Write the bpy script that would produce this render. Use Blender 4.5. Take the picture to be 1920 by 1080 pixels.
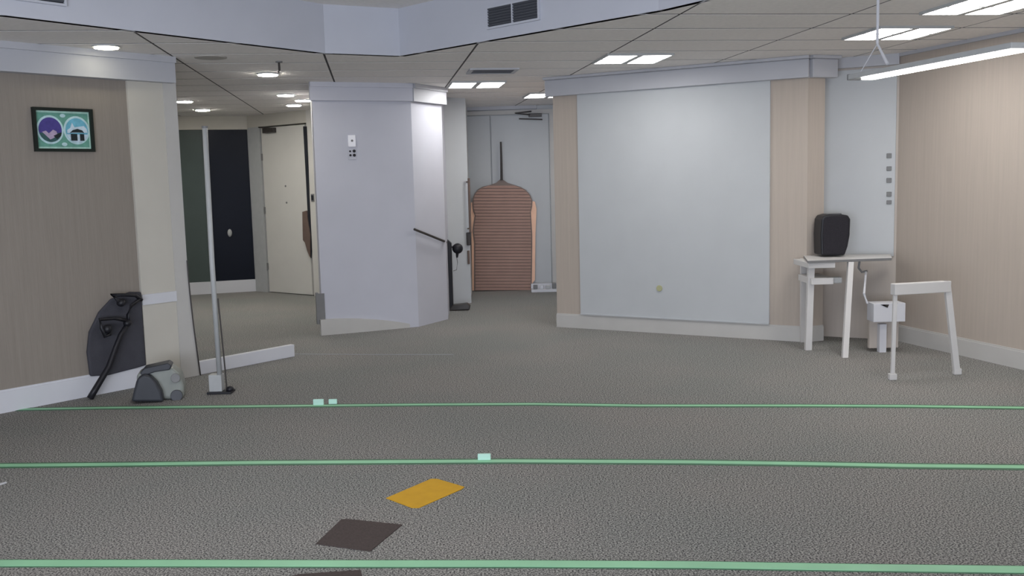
import bpy, math, random
from mathutils import Vector, Matrix
random.seed(7)
S = bpy.context.scene
for o in list(bpy.data.objects): bpy.data.objects.remove(o)
# ---------------------------------------------------------------- camera, world, exposure
H = 1.60; FPX = 1800.0; PITCH = 0.1111; ROLL = 0.02527; ZC = 2.68
Fv = Vector((0, math.cos(PITCH), -math.sin(PITCH)))
U0 = Vector((0, math.sin(PITCH), math.cos(PITCH))); R0 = Vector((1, 0, 0))
Rv = R0*math.cos(ROLL) - U0*math.sin(ROLL); Uv = U0*math.cos(ROLL) + R0*math.sin(ROLL)
cam_data = bpy.data.cameras.new('camera'); cam = bpy.data.objects.new('camera', cam_data)
S.collection.objects.link(cam); S.camera = cam
m = Matrix((Rv, Uv, -Fv)).transposed().to_4x4(); m.translation = Vector((0, 0, H)); cam.matrix_world = m
cam_data.sensor_width = 36.0; cam_data.lens = FPX/1920*36.0; cam_data.clip_end = 100
W = bpy.data.worlds.new('world'); S.world = W; W.use_nodes = True
W.node_tree.nodes['Background'].inputs[0].default_value = (0.75, 0.82, 1, 1)
W.node_tree.nodes['Background'].inputs[1].default_value = 1.0
S.view_settings.view_transform = 'Standard'; S.view_settings.look = 'None'
S.view_settings.gamma = 1; S.view_settings.use_curve_mapping = False
S.view_settings.exposure = 0.58
TROFFER = 13; DOWN = 8; PENDANT = 11
def area(name, loc, target, sx, sy, watts, color):
    d = bpy.data.lights.new(name, 'AREA'); d.shape = 'RECTANGLE'; d.size = sx; d.size_y = sy
    d.energy = watts; d.color = color
    o = bpy.data.objects.new(name, d); S.collection.objects.link(o); o.location = loc
    o.rotation_euler = (Vector(target)-Vector(loc)).to_track_quat('-Z', 'Y').to_euler()
    return o
# cool fill light added behind the camera, tilted up to brighten the ceiling
area('cool_fill_light', (-1.5, -2.6, 1.05), (-1.2, 8, 5.2), 6.0, 1.9, 340, (0.80, 0.86, 1.0))
# ---------------------------------------------------------------- helpers
def ray(px, py): return Fv + Rv*((px-960)/FPX) + Uv*((540-py)/FPX)
def pl(px, py, z=0.0):
    d = ray(px, py); t = (z-H)/d.z; return Vector((0, 0, H)) + d*t
class Plane:                      # an upright plane through two floor points, front side = towards the room
    def __init__(s, A, B):
        s.A = Vector((A[0], A[1], 0)); s.B = Vector((B[0], B[1], 0)); s.L = (s.B-s.A).length
        s.u = (s.B-s.A).normalized(); n = Vector((s.u.y, -s.u.x, 0))
        if n.dot(-s.A) < 0: n = -n
        s.n = n
    def hit(s, px, py, off=0):
        d = ray(px, py); o = Vector((0, 0, H)); t = ((s.A+s.n*off-o).dot(s.n))/d.dot(s.n)
        q = o + d*t; return (q-s.A).dot(s.u), q.z
    def at(s, u, z, off=0): return s.A + s.u*u + s.n*off + Vector((0, 0, z))
    def rect(s, x0, y0, x1, y1, off=0):
        ym = (y0+y1)/2; xm = (x0+x1)/2
        return s.hit(x0, ym, off)[0], s.hit(xm, y1, off)[1], s.hit(x1, ym, off)[0], s.hit(xm, y0, off)[1]
class MB:
    def __init__(s): s.v = []; s.f = []
    def prism(s, pts, ext):       # polygon extruded by a vector
        n = len(pts); b = len(s.v); pts = [Vector(p) for p in pts]; ext = Vector(ext)
        nn = Vector((0, 0, 0))
        for i in range(n): nn += pts[i].cross(pts[(i+1) % n])
        if nn.dot(ext) > 0: pts = pts[::-1]
        s.v += pts + [p+ext for p in pts]
        s.f.append(tuple(range(b, b+n))); s.f.append(tuple(range(b+2*n-1, b+n-1, -1)))
        for i in range(n):
            j = (i+1) % n; s.f.append((b+j, b+i, b+n+i, b+n+j))
        return s
    def box(s, x0, y0, z0, x1, y1, z1):
        return s.prism([(x0, y0, z0), (x1, y0, z0), (x1, y1, z0), (x0, y1, z0)], (0, 0, z1-z0))
    def pbox(s, P, u0, z0, u1, z1, o0, o1):
        return s.prism([P.at(u0, z0, o0), P.at(u1, z0, o0), P.at(u1, z1, o0), P.at(u0, z1, o0)], P.n*(o1-o0))
    def tube(s, pts, r, n=10, r2=None):
        pts = [Vector(p) for p in pts]; b = len(s.v); k = len(pts)
        for i, p in enumerate(pts):
            t = (pts[min(i+1, k-1)]-pts[max(i-1, 0)]).normalized()
            a = t.cross(Vector((0.13, 0.31, 0.94)) if abs(t.z) < .9 else Vector((1, 0, 0))).normalized(); c = t.cross(a)
            rr = r if r2 is None else r + (r2-r)*i/(k-1)
            for j in range(n):
                w = 2*math.pi*j/n; s.v.append(p + a*math.cos(w)*rr + c*math.sin(w)*rr)
        for i in range(k-1):
            for j in range(n):
                q = (j+1) % n; s.f.append((b+i*n+j, b+i*n+q, b+(i+1)*n+q, b+(i+1)*n+j))
        s.f.append(tuple(b+n-1-j for j in range(n))); s.f.append(tuple(b+(k-1)*n+j for j in range(n)))
        return s
    def ball(s, c, rx, ry, rz, nu=16, nv=10):
        b = len(s.v); c = Vector(c)
        for i in range(nv+1):
            th = math.pi*i/nv
            for j in range(nu):
                w = 2*math.pi*j/nu
                s.v.append(c+Vector((rx*math.sin(th)*math.cos(w), ry*math.sin(th)*math.sin(w), rz*math.cos(th))))
        for i in range(nv):
            for j in range(nu):
                q = (j+1) % nu; s.f.append((b+i*nu+j, b+(i+1)*nu+j, b+(i+1)*nu+q, b+i*nu+q))
        return s
def root_loc(o):
    v = Vector((0, 0, 0))
    while o is not None: v += o.location; o = o.parent
    return v
def build(name, mb, mat, parent=None, base=None, bevel=0, smooth=False):
    # vertices are given in world coordinates; base = the object's own origin
    off = root_loc(parent) if parent is not None else Vector((0, 0, 0))
    loc = Vector(base)-off if base is not None else (Vector((0, 0, 0)) if parent is not None else None)
    if loc is None:
        n = len(mb.v); loc = Vector((sum(v[0] for v in mb.v)/n, sum(v[1] for v in mb.v)/n, min(v[2] for v in mb.v)))
    me = bpy.data.meshes.new(name)
    me.from_pydata([tuple(Vector(v)-off-loc) for v in mb.v], [], mb.f); me.validate(); me.update()
    me.materials.append(mat)
    if smooth:
        for p in me.polygons: p.use_smooth = True
    o = bpy.data.objects.new(name, me); S.collection.objects.link(o); o.location = loc
    if parent is not None: o.parent = parent
    if bevel:
        b = o.modifiers.new('bevel', 'BEVEL'); b.width = bevel; b.segments = 3; b.limit_method = 'ANGLE'; b.angle_limit = .6
    return o
def thing(name, loc, label, cat, group=None):
    o = bpy.data.objects.new(name, None); S.collection.objects.link(o); o.location = loc; o.empty_display_size = .1
    return tag(o, label, cat, group)
def tag(o, label, cat, group=None):
    o['label'] = label; o['category'] = cat
    if group: o['group'] = group
    return o
def struct(o, label=None):
    o['kind'] = 'structure'; o['category'] = 'room part'
    if label: o['label'] = label
    return o
# ---------------------------------------------------------------- materials
def mat(name, col, rough=.7, spec=.3, var=.06, scale=6, bump=0, bscale=60, stretch=None, metal=0, emit=0, coord='Object'):
    M = bpy.data.materials.new(name); M.use_nodes = True; nt = M.node_tree; b = nt.nodes['Principled BSDF']
    b.inputs['Roughness'].default_value = rough; b.inputs['Specular IOR Level'].default_value = spec
    b.inputs['Metallic'].default_value = metal
    tc = nt.nodes.new('ShaderNodeTexCoord'); mp = nt.nodes.new('ShaderNodeMapping')
    nt.links.new(tc.outputs[coord], mp.inputs['Vector'])
    if stretch: mp.inputs['Scale'].default_value = stretch
    no = nt.nodes.new('ShaderNodeTexNoise'); no.inputs['Scale'].default_value = scale; no.inputs['Detail'].default_value = 4
    nt.links.new(mp.outputs[0], no.inputs['Vector'])
    rp = nt.nodes.new('ShaderNodeValToRGB'); rp.color_ramp.elements[0].position = .3; rp.color_ramp.elements[1].position = .7
    rp.color_ramp.elements[0].color = tuple(max(0, c*(1-var)) for c in col)+(1,)
    rp.color_ramp.elements[1].color = tuple(min(1, c*(1+var)) for c in col)+(1,)
    nt.links.new(no.outputs['Fac'], rp.inputs[0]); nt.links.new(rp.outputs[0], b.inputs['Base Color'])
    if bump:
        n2 = nt.nodes.new('ShaderNodeTexNoise'); n2.inputs['Scale'].default_value = bscale
        bp = nt.nodes.new('ShaderNodeBump'); bp.inputs['Strength'].default_value = bump; bp.inputs['Distance'].default_value = .01
        nt.links.new(mp.outputs[0], n2.inputs['Vector']); nt.links.new(n2.outputs['Fac'], bp.inputs['Height']); nt.links.new(bp.outputs[0], b.inputs['Normal'])
    if emit:
        b.inputs['Emission Color'].default_value = tuple(col)+(1,); b.inputs['Emission Strength'].default_value = emit
    return M
def srgb(r, g, b): return tuple(((c/255)/12.92 if c/255 <= .04045 else ((c/255+.055)/1.055)**2.4) for c in (r, g, b))
M = {}
M['white'] = mat('white_paint', srgb(188, 191, 193), .6, .25, .02, 3)
M['lilac'] = mat('cool_white_paint', srgb(192, 193, 202), .6, .25, .02, 3)
M['cornice'] = mat('cornice_paint', srgb(184, 185, 190), .6, .25, .02, 3)
M['trim'] = mat('trim_paint', srgb(208, 209, 214), .5, .3, .02, 4)
M['trim_dim'] = mat('aged_trim_paint', srgb(190, 188, 184), .5, .3, .03, 4)
M['taupe'] = mat('taupe_wallpaper', srgb(142, 134, 125), .65, .3, .05, 3, .15, 8, (14, 14, .7))
M['cream'] = mat('cream_paint', srgb(196, 192, 182), .6, .25, .03, 3)
M['beige'] = mat('beige_wallpaper', srgb(180, 169, 158), .65, .25, .035, 3, .1, 8, (14, 14, .5))
M['beige2'] = mat('beige_wall_lower', srgb(186, 177, 168), .65, .25, .03, 3, .1, 8, (14, 14, .5))
M['door'] = mat('door_paint', srgb(206, 204, 198), .5, .3, .02, 3)
M['tile'] = mat('ceiling_tile_mineral', srgb(236, 232, 228), .9, .1, .04, 25, .2, 200)
M['grid'] = mat('ceiling_joint', srgb(74, 71, 70), .8, .2, .04)
M['tray'] = mat('tray_paint', srgb(194, 196, 204), .7, .2, .02, 3)
M['black'] = mat('black_plastic', srgb(26, 26, 32), .45, .4, .1, 20)
M['darkmetal'] = mat('dark_metal', srgb(62, 58, 56), .4, .4, .1, 20)
M['grey'] = mat('grey_plastic', srgb(120, 120, 120), .5, .4, .05, 20)
M['palegrey'] = mat('pale_grey_metal', srgb(176, 178, 178), .4, .4, .04, 12)
M['slat'] = mat('vent_slat_paint', srgb(86, 88, 94), .5, .3, .05)
M['duct'] = mat('duct_dark', srgb(40, 42, 48), .8, .2, .05)
M['glassgreen'] = mat('green_grey_tinted_glass', srgb(76, 86, 83), .3, .12, .08, 2)
M['glassnavy'] = mat('dark_navy_tinted_glass', srgb(20, 24, 36), .3, .12, .1, 2)
M['desk'] = mat('desk_white', srgb(206, 204, 202), .45, .35, .02, 6)
M['brown'] = mat('brown_bronze', srgb(108, 92, 84), .5, .3, .06, 20)
M['arch'] = mat('ribbed_brown_card', srgb(164, 134, 122), .75, .2, .05, 5)
M['archedge'] = mat('arch_edge_taupe', srgb(128, 116, 110), .75, .2, .05, 5)
M['peach'] = mat('peach_card', srgb(244, 200, 172), .7, .2, .04, 5)
M['yellow'] = mat('yellow_card', srgb(205, 158, 40), .7, .2, .05, 12)
M['darkcard'] = mat('dark_brown_carpet_square', srgb(82, 74, 72), .95, .1, .14, 120, .3, 300)
M['tape'] = mat('green_tape', srgb(150, 206, 166), .5, .3, .06, 3)
M['tapeedge'] = mat('dark_green_tape_edge', srgb(74, 112, 86), .6, .3, .1, 5)
M['mint'] = mat('mint_tag', srgb(190, 228, 214), .6, .3, .03)
M['paleline'] = mat('pale_thread', srgb(150, 152, 156), .7, .2, .05)
M['patchdark'] = mat('charcoal_patch', srgb(72, 72, 78), .95, .1, .1, 8, .3, 120)  # dark tone of the reflection mark on the taupe wall, put into a colour
M['speaker'] = mat('speaker_grille_black', srgb(38, 36, 42), .7, .3, .25, 160, .5, 220)
M['vacgrey'] = mat('vacuum_grey_green', srgb(140, 144, 138), .4, .4, .06, 10)
M['vacdark'] = mat('vacuum_dark', srgb(50, 52, 58), .4, .4, .1, 10)
M['led'] = mat('troffer_diffuser', (1, .985, .965), .5, .3, 0, emit=TROFFER)
M['ledwarm'] = mat('downlight_warm', (1, .94, .72), .5, .3, 0, emit=DOWN)
M['leddown'] = mat('downlight_white', (1, .96, .88), .5, .3, 0, emit=DOWN*8)
M['ledbar'] = mat('pendant_diffuser', (1, .98, .93), .5, .3, 0, emit=PENDANT)
def carpet():
    N = bpy.data.materials.new('grey_speckled_carpet'); N.use_nodes = True; nt = N.node_tree; b = nt.nodes['Principled BSDF']
    b.inputs['Roughness'].default_value = .95; b.inputs['Specular IOR Level'].default_value = .1
    tc = nt.nodes.new('ShaderNodeTexCoord'); L = nt.links.new
    n1 = nt.nodes.new('ShaderNodeTexNoise'); n1.inputs['Scale'].default_value = 125; n1.inputs['Detail'].default_value = 3
    L(tc.outputs['Object'], n1.inputs['Vector'])
    r1 = nt.nodes.new('ShaderNodeValToRGB'); e = r1.color_ramp.elements
    e[0].position = .39; e[0].color = srgb(66, 65, 68)+(1,); e[1].position = .61; e[1].color = srgb(176, 174, 170)+(1,)
    L(n1.outputs['Fac'], r1.inputs[0])
    n2 = nt.nodes.new('ShaderNodeTexNoise'); n2.inputs['Scale'].default_value = .9; n2.inputs['Detail'].default_value = 2
    L(tc.outputs['Object'], n2.inputs['Vector'])
    r2 = nt.nodes.new('ShaderNodeValToRGB'); e = r2.color_ramp.elements
    e[0].position = .35; e[0].color = (.90, .93, .92, 1); e[1].position = .65; e[1].color = (1, .985, .97, 1)
    L(n2.outputs['Fac'], r2.inputs[0])
    mx = nt.nodes.new('ShaderNodeMix'); mx.data_type = 'RGBA'; mx.blend_type = 'MULTIPLY'; mx.inputs[0].default_value = 1
    L(r1.outputs[0], mx.inputs[6]); L(r2.outputs[0], mx.inputs[7]); L(mx.outputs[2], b.inputs['Base Color'])
        
    return N
M['carpet'] = carpet()
# ---------------------------------------------------------------- shell
struct(build('floor', MB().box(-9, -3.2, -.1, 7.6, 17, 0), M['carpet'], base=(0, 0, 0)), 'grey speckled carpet floor')
# ceiling tray (recess), convex outline seen from below
TR = [pl(0, 28, ZC), pl(610, 100, ZC), pl(750, 105, ZC), pl(1235, 20, ZC), pl(1322, 0, ZC)]
TR = [TR[0]+(TR[0]-TR[1])*.9] + TR[1:] + [Vector((1.75, 2.6, ZC)), Vector((-3.2, 2.2, ZC))]
def clip(poly, a, b, keep_right):
    out = []; nrm = Vector((b.y-a.y, a.x-b.x)); s = 1 if keep_right else -1
    def d(p): return s*((p[0]-a.x)*nrm[0]+(p[1]-a.y)*nrm[1])
    for i in range(len(poly)):
        p, q = poly[i], poly[(i+1) % len(poly)]; dp, dq = d(p), d(q)
        if dp >= 0: out.append(p)
        if (dp > 0) != (dq > 0) and abs(dp-dq) > 1e-9:
            t = dp/(dp-dq); out.append((p[0]+(q[0]-p[0])*t, p[1]+(q[1]-p[1])*t))
    return out
def parea(p): return abs(sum(p[i][0]*p[(i+1) % len(p)][1]-p[(i+1) % len(p)][0]*p[i][1] for i in range(len(p))))/2
sgn = sum(TR[i].x*TR[(i+1) % len(TR)].y-TR[(i+1) % len(TR)].x*TR[i].y for i in range(len(TR)))
TRC = TR if sgn < 0 else TR[::-1]         # clockwise: the inside lies to the right of each edge
def minus_tray(poly, grow=0):
    cx = sum(p.x for p in TRC)/len(TRC); cy = sum(p.y for p in TRC)/len(TRC)
    T = [Vector((p.x+(p.x-cx)*grow, p.y+(p.y-cy)*grow, 0)) for p in TRC]
    pieces = []; rest = poly
    for i in range(len(T)):
        a, b = T[i], T[(i+1) % len(T)]
        o = clip(rest, a, b, False)
        if len(o) > 2 and parea(o) > 1e-4: pieces.append(o)
        rest = clip(rest, a, b, True)
        if len(rest) < 3 or parea(rest) < 1e-5: break
    return pieces
mb = MB()
for p in minus_tray([(-9, -3.2), (7.6, -3.2), (7.6, 17), (-9, 17)], .025): mb.prism([(x, y, ZC+.0022) for x, y in p], (0, 0, .1))
ceiling = struct(build('ceiling', mb, M['grid'], base=(0, 0, ZC)), 'grey tiled suspended ceiling with a raised recess')
ANG = .14; e1 = Vector((math.cos(ANG), math.sin(ANG), 0)); e2 = Vector((-math.sin(ANG), math.cos(ANG), 0))
ua = 2.08; va = 6.36; TL = 1.22; TW = .61; G = .009
full = None; cnt = 0
for i in range(-8, 7):
    for j in range(-16, 18):
        u0 = ua+i*TL+G; u1 = ua+(i+1)*TL-G; v0 = va+j*TW+.017; v1 = va+(j+1)*TW-.017
        c = e1*((u0+u1)/2)+e2*((v0+v1)/2)
        if c.y < 1 or c.y > 15 or abs(c.x) > 1.6+c.y*.48: continue
        q = [e1*u+e2*v for u, v in ((u0, v0), (u1, v0), (u1, v1), (u0, v1))]
        q = [(p.x, p.y) for p in q]; pcs = minus_tray(q)
        if sum(parea(p) for p in pcs) < .005: continue
        if sum(parea(p) for p in pcs) > (u1-u0)*(v1-v0)-1e-3:
            if full is None:
                t = MB().prism([(x, y, ZC) for x, y in q], (0, 0, .002)); full = build('ceiling_tile', t, M['tile'], ceiling, base=(c.x, c.y, ZC))
            else:
                o = full.copy(); o.location = Vector((c.x, c.y, 0)); o.parent = ceiling; S.collection.objects.link(o)
        else:
            t = MB()
            for p in pcs: t.prism([(x, y, ZC) for x, y in p], (0, 0, .002))
            build('ceiling_tile', t, M['tile'], ceiling, base=(c.x, c.y, ZC))
# recess sides and lid
P12 = Plane(TR[1], TR[2]); ZT = P12.hit(680, 12)[1]
for i in range(len(TR)):
    a, b = TR[i], TR[(i+1) % len(TR)]; d = (b-a).normalized(); n = Vector((d.y, -d.x, 0))
    cen = sum((Vector(t) for t in TR), Vector())/len(TR)
    if n.dot(cen-a) > 0: n = -n
    build('recess_side', MB().prism([Vector((a.x, a.y, ZC)), Vector((b.x, b.y, ZC)), Vector((b.x, b.y, ZT)), Vector((a.x, a.y, ZT))], n*.05), M['tray'], ceiling)
build('recess_lid', MB().prism([(p.x+(p.x-cen.x)*.03, p.y+(p.y-cen.y)*.03, ZT) for p in TR], (0, 0, .05)), M['tile'], ceiling)

def wall(name, P, u0, u1, z0, z1, m, th=.12, label=None, off=0):
    return struct(build(name, MB().pbox(P, u0, z0, u1, z1, off-th, off), m), label)
def base_board(name, P, u0, u1, h, label, m='trim'):
    mb = MB().pbox(P, u0, 0, u1, h-.015, 0, .018).pbox(P, u0, h-.015, u1, h, 0, .010)
    return struct(build(name, mb, M[m]), label)
def bandtrim(name, P, u0, u1, z0, z1, o1, label, m='cornice'):
    mb = MB().pbox(P, u0, z0, u1, z1-.05, 0, o1).pbox(P, u0, z1-.05, u1, z1, 0, o1+.02)
    return struct(build(name, mb, M[m]), label)
# left wall (runs diagonally towards the photographer)
PL = Plane(pl(0, 775), pl(550, 668))
uc = PL.hit(254, 430)[0]; ue = PL.hit(345, 430)[0]; uend = PL.hit(550, 660)[0]
wall('wall_left', PL, -5.5, uc, 0, ZC, M['taupe'], .14, 'taupe papered wall on the left')
wall('wall_left_column', PL, uc, ue-.13, 0, ZC, M['cream'], .14, 'cream column ending the taupe wall', .025)
# outer edge strip of the column, bowing out at its foot
mb = MB(); prev = None
us = [ue-.13]*2; N = 14
for k in range(N):
    def at(kk):
        z = 2.5*(1-kk/N); s = max(0, (1.0-z))**1.6*.06; return z, s
    z0, s0 = at(k); z1, s1 = at(k+1)
    mb.prism([PL.at(ue-.13+s0*0, z0, .03), PL.at(ue-.01+s0, z0, .03), PL.at(ue-.01+s1, z1, .03), PL.at(ue-.13+s1*0, z1, .03)], PL.n*-.15)
struct(build('trim_1', mb, M['trim_dim']), 'pale edge strip of the left column bowing out at its foot')
mb = MB().tube([PL.at(ue-.012+max(0, (1.0-z))**1.6*.06, z, .036) for z in [1.0-.1*k for k in range(11)]], .006, 8)
struct(build('trim_2', mb, M['darkmetal']), 'thin dark cable curving down the column edge')
z0 = PL.hit(310, 566)[1]; z1 = PL.hit(310, 547)[1]
struct(build('trim_3', MB().pbox(PL, uc, z0, ue-.13, z1, .025, .037), M['trim']), 'white rail band across the left column')
hb = PL.hit(120, 715)[1]
base_board('baseboard_left', PL, -5.5, uc, .17, 'tall white baseboard under the taupe wall')
zc0 = PL.hit(300, 153)[1]
bandtrim('trim_4', PL, -5.5, PL.hit(329, 135, .1)[0], ZC-.21, ZC, .10, 'white cornice box above the left wall')
# low white kerb running on past the column
z1 = PL.hit(548, 649)[1]
k = build('low_kerb_board', MB().pbox(PL, ue-.10, 0, uend, .115, -.03, .02), M['trim'], bevel=.004)
tag(k, 'long low white board standing on the carpet beyond the left column', 'board')
# glazing far left
PG = Plane(pl(360, 553), pl(480, 546)); ug1 = PG.L
z_lo = PG.hit(420, 527)[1]; z_hi = PG.hit(420, 243)[1]
wall('wall_far_left', PG, -3.2, ug1+.1, z_hi, ZC, M['cream'], .12, 'wall band above the dark glazing')
wall('wall_far_left_sill', PG, -3.2, ug1+.1, 0, z_lo, M['trim'], .12, 'white rail under the dark glazing')
um = PG.hit(390, 400)[0]; ur = PG.hit(472, 400)[0]
w = struct(build('window_1', MB().pbox(PG, -3.2, z_lo, um, z_hi, -.07, -.05), M['glassgreen']), 'grey green glass panel left of the post')
w = struct(build('window_2', MB().pbox(PG, um+.05, z_lo, ur, z_hi, -.07, -.05), M['glassnavy']), 'dark navy glass panel right of the post')
u, z, _, _ = PG.rect(427, 430, 436, 444)
build('pull_knob', MB().ball(PG.at(*PG.hit(431, 437), -.03), .035, .03, .06), M['palegrey'], w, smooth=True)
struct(build('trim_5', MB().pbox(PG, um, z_lo, um+.05, z_hi, -.10, .01), M['palegrey']), 'mullion between the two glass panels')
ud = PG.hit(480, 400)[0]
struct(build('trim_6', MB().pbox(PG, ur, 0, ur+.07, z_hi, -.10, .01).pbox(PG, ur+.10, 0, ug1+.12, z_hi+.02, -.10, .02), M['palegrey']), 'frame post right of the glazing')
struct(build('trim_7', MB().pbox(PG, ur+.07, 0, ur+.10, z_hi, -.10, -.04), M['duct']), 'dark joint beside the glazing post')
# door 1
PD = Plane(pl(490, 547), pl(600, 556))
zt = PD.hit(535, 236)[1]; ud0 = PD.hit(496, 400)[0]; ud1 = PD.hit(577, 400)[0]
wall('wall_door_side', PD, ud1+.06, 1.6, 0, ZC, M['door'], .12, 'off-white wall right of the left door')
wall('wall_door_head', PD, -.12, ud1+.06, zt+.02, ZC, M['cream'], .12, 'wall band above the left door')
wall('wall_door_jamb', PD, -.12, ud0-.02, 0, zt+.02, M['palegrey'], .12, 'pale jamb left of the left door')
d1 = struct(build('door_1', MB().pbox(PD, ud0, .01, ud1, zt, -.06, -.015), M['door'], bevel=.004), 'off-white door leaf at far left')
build('door_gap', MB().prism([PD.at(*PD.hit(*q), -.012) for q in ((569, 237), (575.5, 237), (579, 320), (584, 470), (583, 484), (579, 430), (574, 330))], PD.n*.02), M['duct'], d1)
x = PD.hit(506, 244)
build('door_closer', MB().pbox(PD, x[0]-.12, x[1]-.04, x[0]+.13, x[1]+.03, -.015, .05).tube([PD.at(x[0]+.1, x[1]+.02, .04), PD.at(x[0]-.2, x[1]+.05, .05)], .01), M['darkmetal'], d1, bevel=.004)
for q in ((534, 349), (536, 380)):
    x = PD.hit(*q); build('peep_hole', MB().tube([PD.at(x[0], x[1], -.016), PD.at(x[0], x[1], -.008)], .014, 12), M['grey'], d1)
mb = MB(); a = [PD.hit(*q) for q in ((569, 397), (576, 395), (583, 440), (583, 482), (578, 470), (574, 455), (570, 450))]
mb.prism([PD.at(u, z, -.015) for u, z in a], PD.n*.04)
build('door_pull', mb, M['brown'], d1, bevel=.004)
for zz in (.35, 1.2, 2.0): build('hinge', MB().pbox(PD, ud0-.02, zz, ud0+.012, zz+.1, -.015, -.003), M['grey'], d1)
x = PD.hit(587, 370)
s_ = thing('wall_switch', PD.at(x[0], x[1]-.06), 'small dark switch on the wall strip between the left door and the pillar', 'switch')
build('switch_plate', MB().pbox(PD, x[0]-.035, x[1]-.06, x[0]+.03, x[1]+.05, 0, .012), M['grey'], s_, bevel=.003)
build('rocker', MB().pbox(PD, x[0]-.015, x[1]-.04, x[0]+.02, x[1]+.03, .012, .022), M['duct'], s_)
x = PD.hit(489, 535); 
ds = build('door_stop_block', MB().pbox(PG, ur+.06, 0, ur+.20, .17, .02, .07), M['grey'], bevel=.006)
tag(ds, 'small grey block at the foot of the frame left of the off-white door', 'door stop')
# pillar
P1, P2, P3, P4 = Vector((-2.05, 10.25, 0)), Vector((-1.055, 10.66, 0)), Vector((-.76, 11.2, 0)), pl(884, 568)
back = [Vector((P4.x-.15, P4.y+.02, 0)), Vector((P3.x-.05, P3.y+.9, 0)), Vector((-1.9, 12.2, 0)), Vector((-2.35, 11.6, 0))]
foot = [P1, P2, P3, Vector((P3.x-.06, P3.y+1.45, 0)), Vector((-1.7, 12.7, 0)), Vector((-2.33, 11.55, 0))]
struct(build('wall_pillar', MB().prism([(p.x, p.y, 0) for p in foot], (0, 0, ZC)), M['lilac']), 'pale lilac pillar wall in the middle distance')
PA = Plane(P1, P2); PB = Plane(P2, P3)
zc_ = ZC-.19
bandtrim('trim_8', PA, -.03, PA.L+.01, zc_, ZC, .05, 'pale cornice over the pillar front', 'lilac')
bandtrim('trim_9', PB, -.01, PB.L+.04, zc_, ZC, .05, 'pale cornice over the pillar side', 'cornice')
mb = MB(); n = 12
for k in range(n):        # bowed skirting of the pillar
    f0, f1 = k/n, (k+1)/n; o0 = .05*math.cos(f0*1.4); o1 = .05*math.cos(f1*1.4); h0 = .17*(1-f0**2*.75); h1 = .17*(1-f1**2*.75)
    u0 = -.03+f0*1.0; u1 = -.03+f1*1.0; b = len(mb.v)
    mb.v += [PA.at(u0, 0, -.01), PA.at(u0, 0, o0), PA.at(u0, h0, o0), PA.at(u0, h0, -.01), PA.at(u1, 0, -.01), PA.at(u1, 0, o1), PA.at(u1, h1, o1), PA.at(u1, h1, -.01)]
    mb.f += [(b+1, b+5, b+6, b+2), (b+2, b+6, b+7, b+3)]
    if k == 0: mb.f.append((b, b+1, b+2, b+3))
    if k == n-1: mb.f.append((b+4, b+7, b+6, b+5))
struct(build('baseboard_pillar', mb, M['trim_dim']), 'bowed off-white skirting at the pillar foot')
g = build('corner_guard', MB().pbox(PA, -.04, .17, .03, .45, -.02, .012).pbox(PA, -.06, .12, -.035, .46, -.03, .012), M['grey'])
tag(g, 'short dark grey guard strip on the lower left corner of the lilac pillar', 'corner guard')
x = PA.hit(659, 264)
s_ = thing('wall_thermostat', PA.at(x[0], x[1]-.06), 'white rectangular wall unit on the lilac pillar above two pairs of dark buttons', 'thermostat')
build('case', MB().pbox(PA, x[0]-.04, x[1]-.065, x[0]+.04, x[1]+.06, 0, .025), mat('bright_white_plastic', srgb(250, 250, 255), .4, .4, 0), s_, bevel=.005)
build('dial', MB().tube([PA.at(x[0], x[1], .02), PA.at(x[0], x[1], .03)], .012, 14), M['grey'], s_)
x = PA.hit(660, 289)
s_ = thing('button_plate', PA.at(x[0], x[1]-.06), 'small pale plate with two pairs of dark buttons under the white wall unit', 'switch')
build('plate', MB().pbox(PA, x[0]-.045, x[1]-.06, x[0]+.045, x[1]+.05, 0, .008), M['lilac'], s_, bevel=.003)
for dx, dz, r in ((.022, .032, .016), (-.022, .030, .010), (.022, -.012, .016), (-.020, -.012, .012)):
    build('button', MB().tube([PA.at(x[0]+dx, x[1]+dz, .006), PA.at(x[0]+dx, x[1]+dz, .016)], r, 14), M['black'], s_)
# hall: side wall, back wall with double door
PH = Plane(pl(815, 577), P4)
wall('wall_hall_left', PH, -.3, PH.L, 0, ZC, M['white'], .10, 'white return wall left of the hall')
pb0, pb1 = pl(888, 543.5), pl(1045, 541)
PK = Plane(pb0, pb1)
wall('wall_hall_far_left', Plane(P4+Vector((-.02, 0, 0)), pb0+Vector((-.02, .1, 0))), 0, 1.7, 0, ZC, M['trim_dim'], .1, 'inner side wall of the hall')
wall('wall_back', PK, -.7, 3.0, 0, ZC, M['white'], .12, 'white wall at the end of the hall')
zt = PK.hit(960, 216)[1]; us0 = PK.hit(921, 280)[0]; ur1 = PK.hit(1030, 300)[0]
d2 = struct(build('door_2', MB().pbox(PK, -.6, .01, us0-.008, zt, .0, .03), M['white'], bevel=.003), 'left leaf of the tall white double door')
d3 = struct(build('door_3', MB().pbox(PK, us0+.008, .01, ur1, zt, .0, .03), M['white'], bevel=.003), 'right leaf of the tall white double door')
struct(build('trim_10', MB().pbox(PK, -.6, zt+.012, ur1+.08, zt+.07, 0, .035).pbox(PK, ur1+.015, 0, ur1+.08, zt+.012, 0, .035), M['trim_dim']), 'frame of the double door')
struct(build('trim_11', MB().pbox(PK, -.7, ZC-.05, 1.0, ZC, 0, .06), M['cornice']), 'ceiling edge strip above the double door')
x = PK.hit(994, 216)
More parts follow.
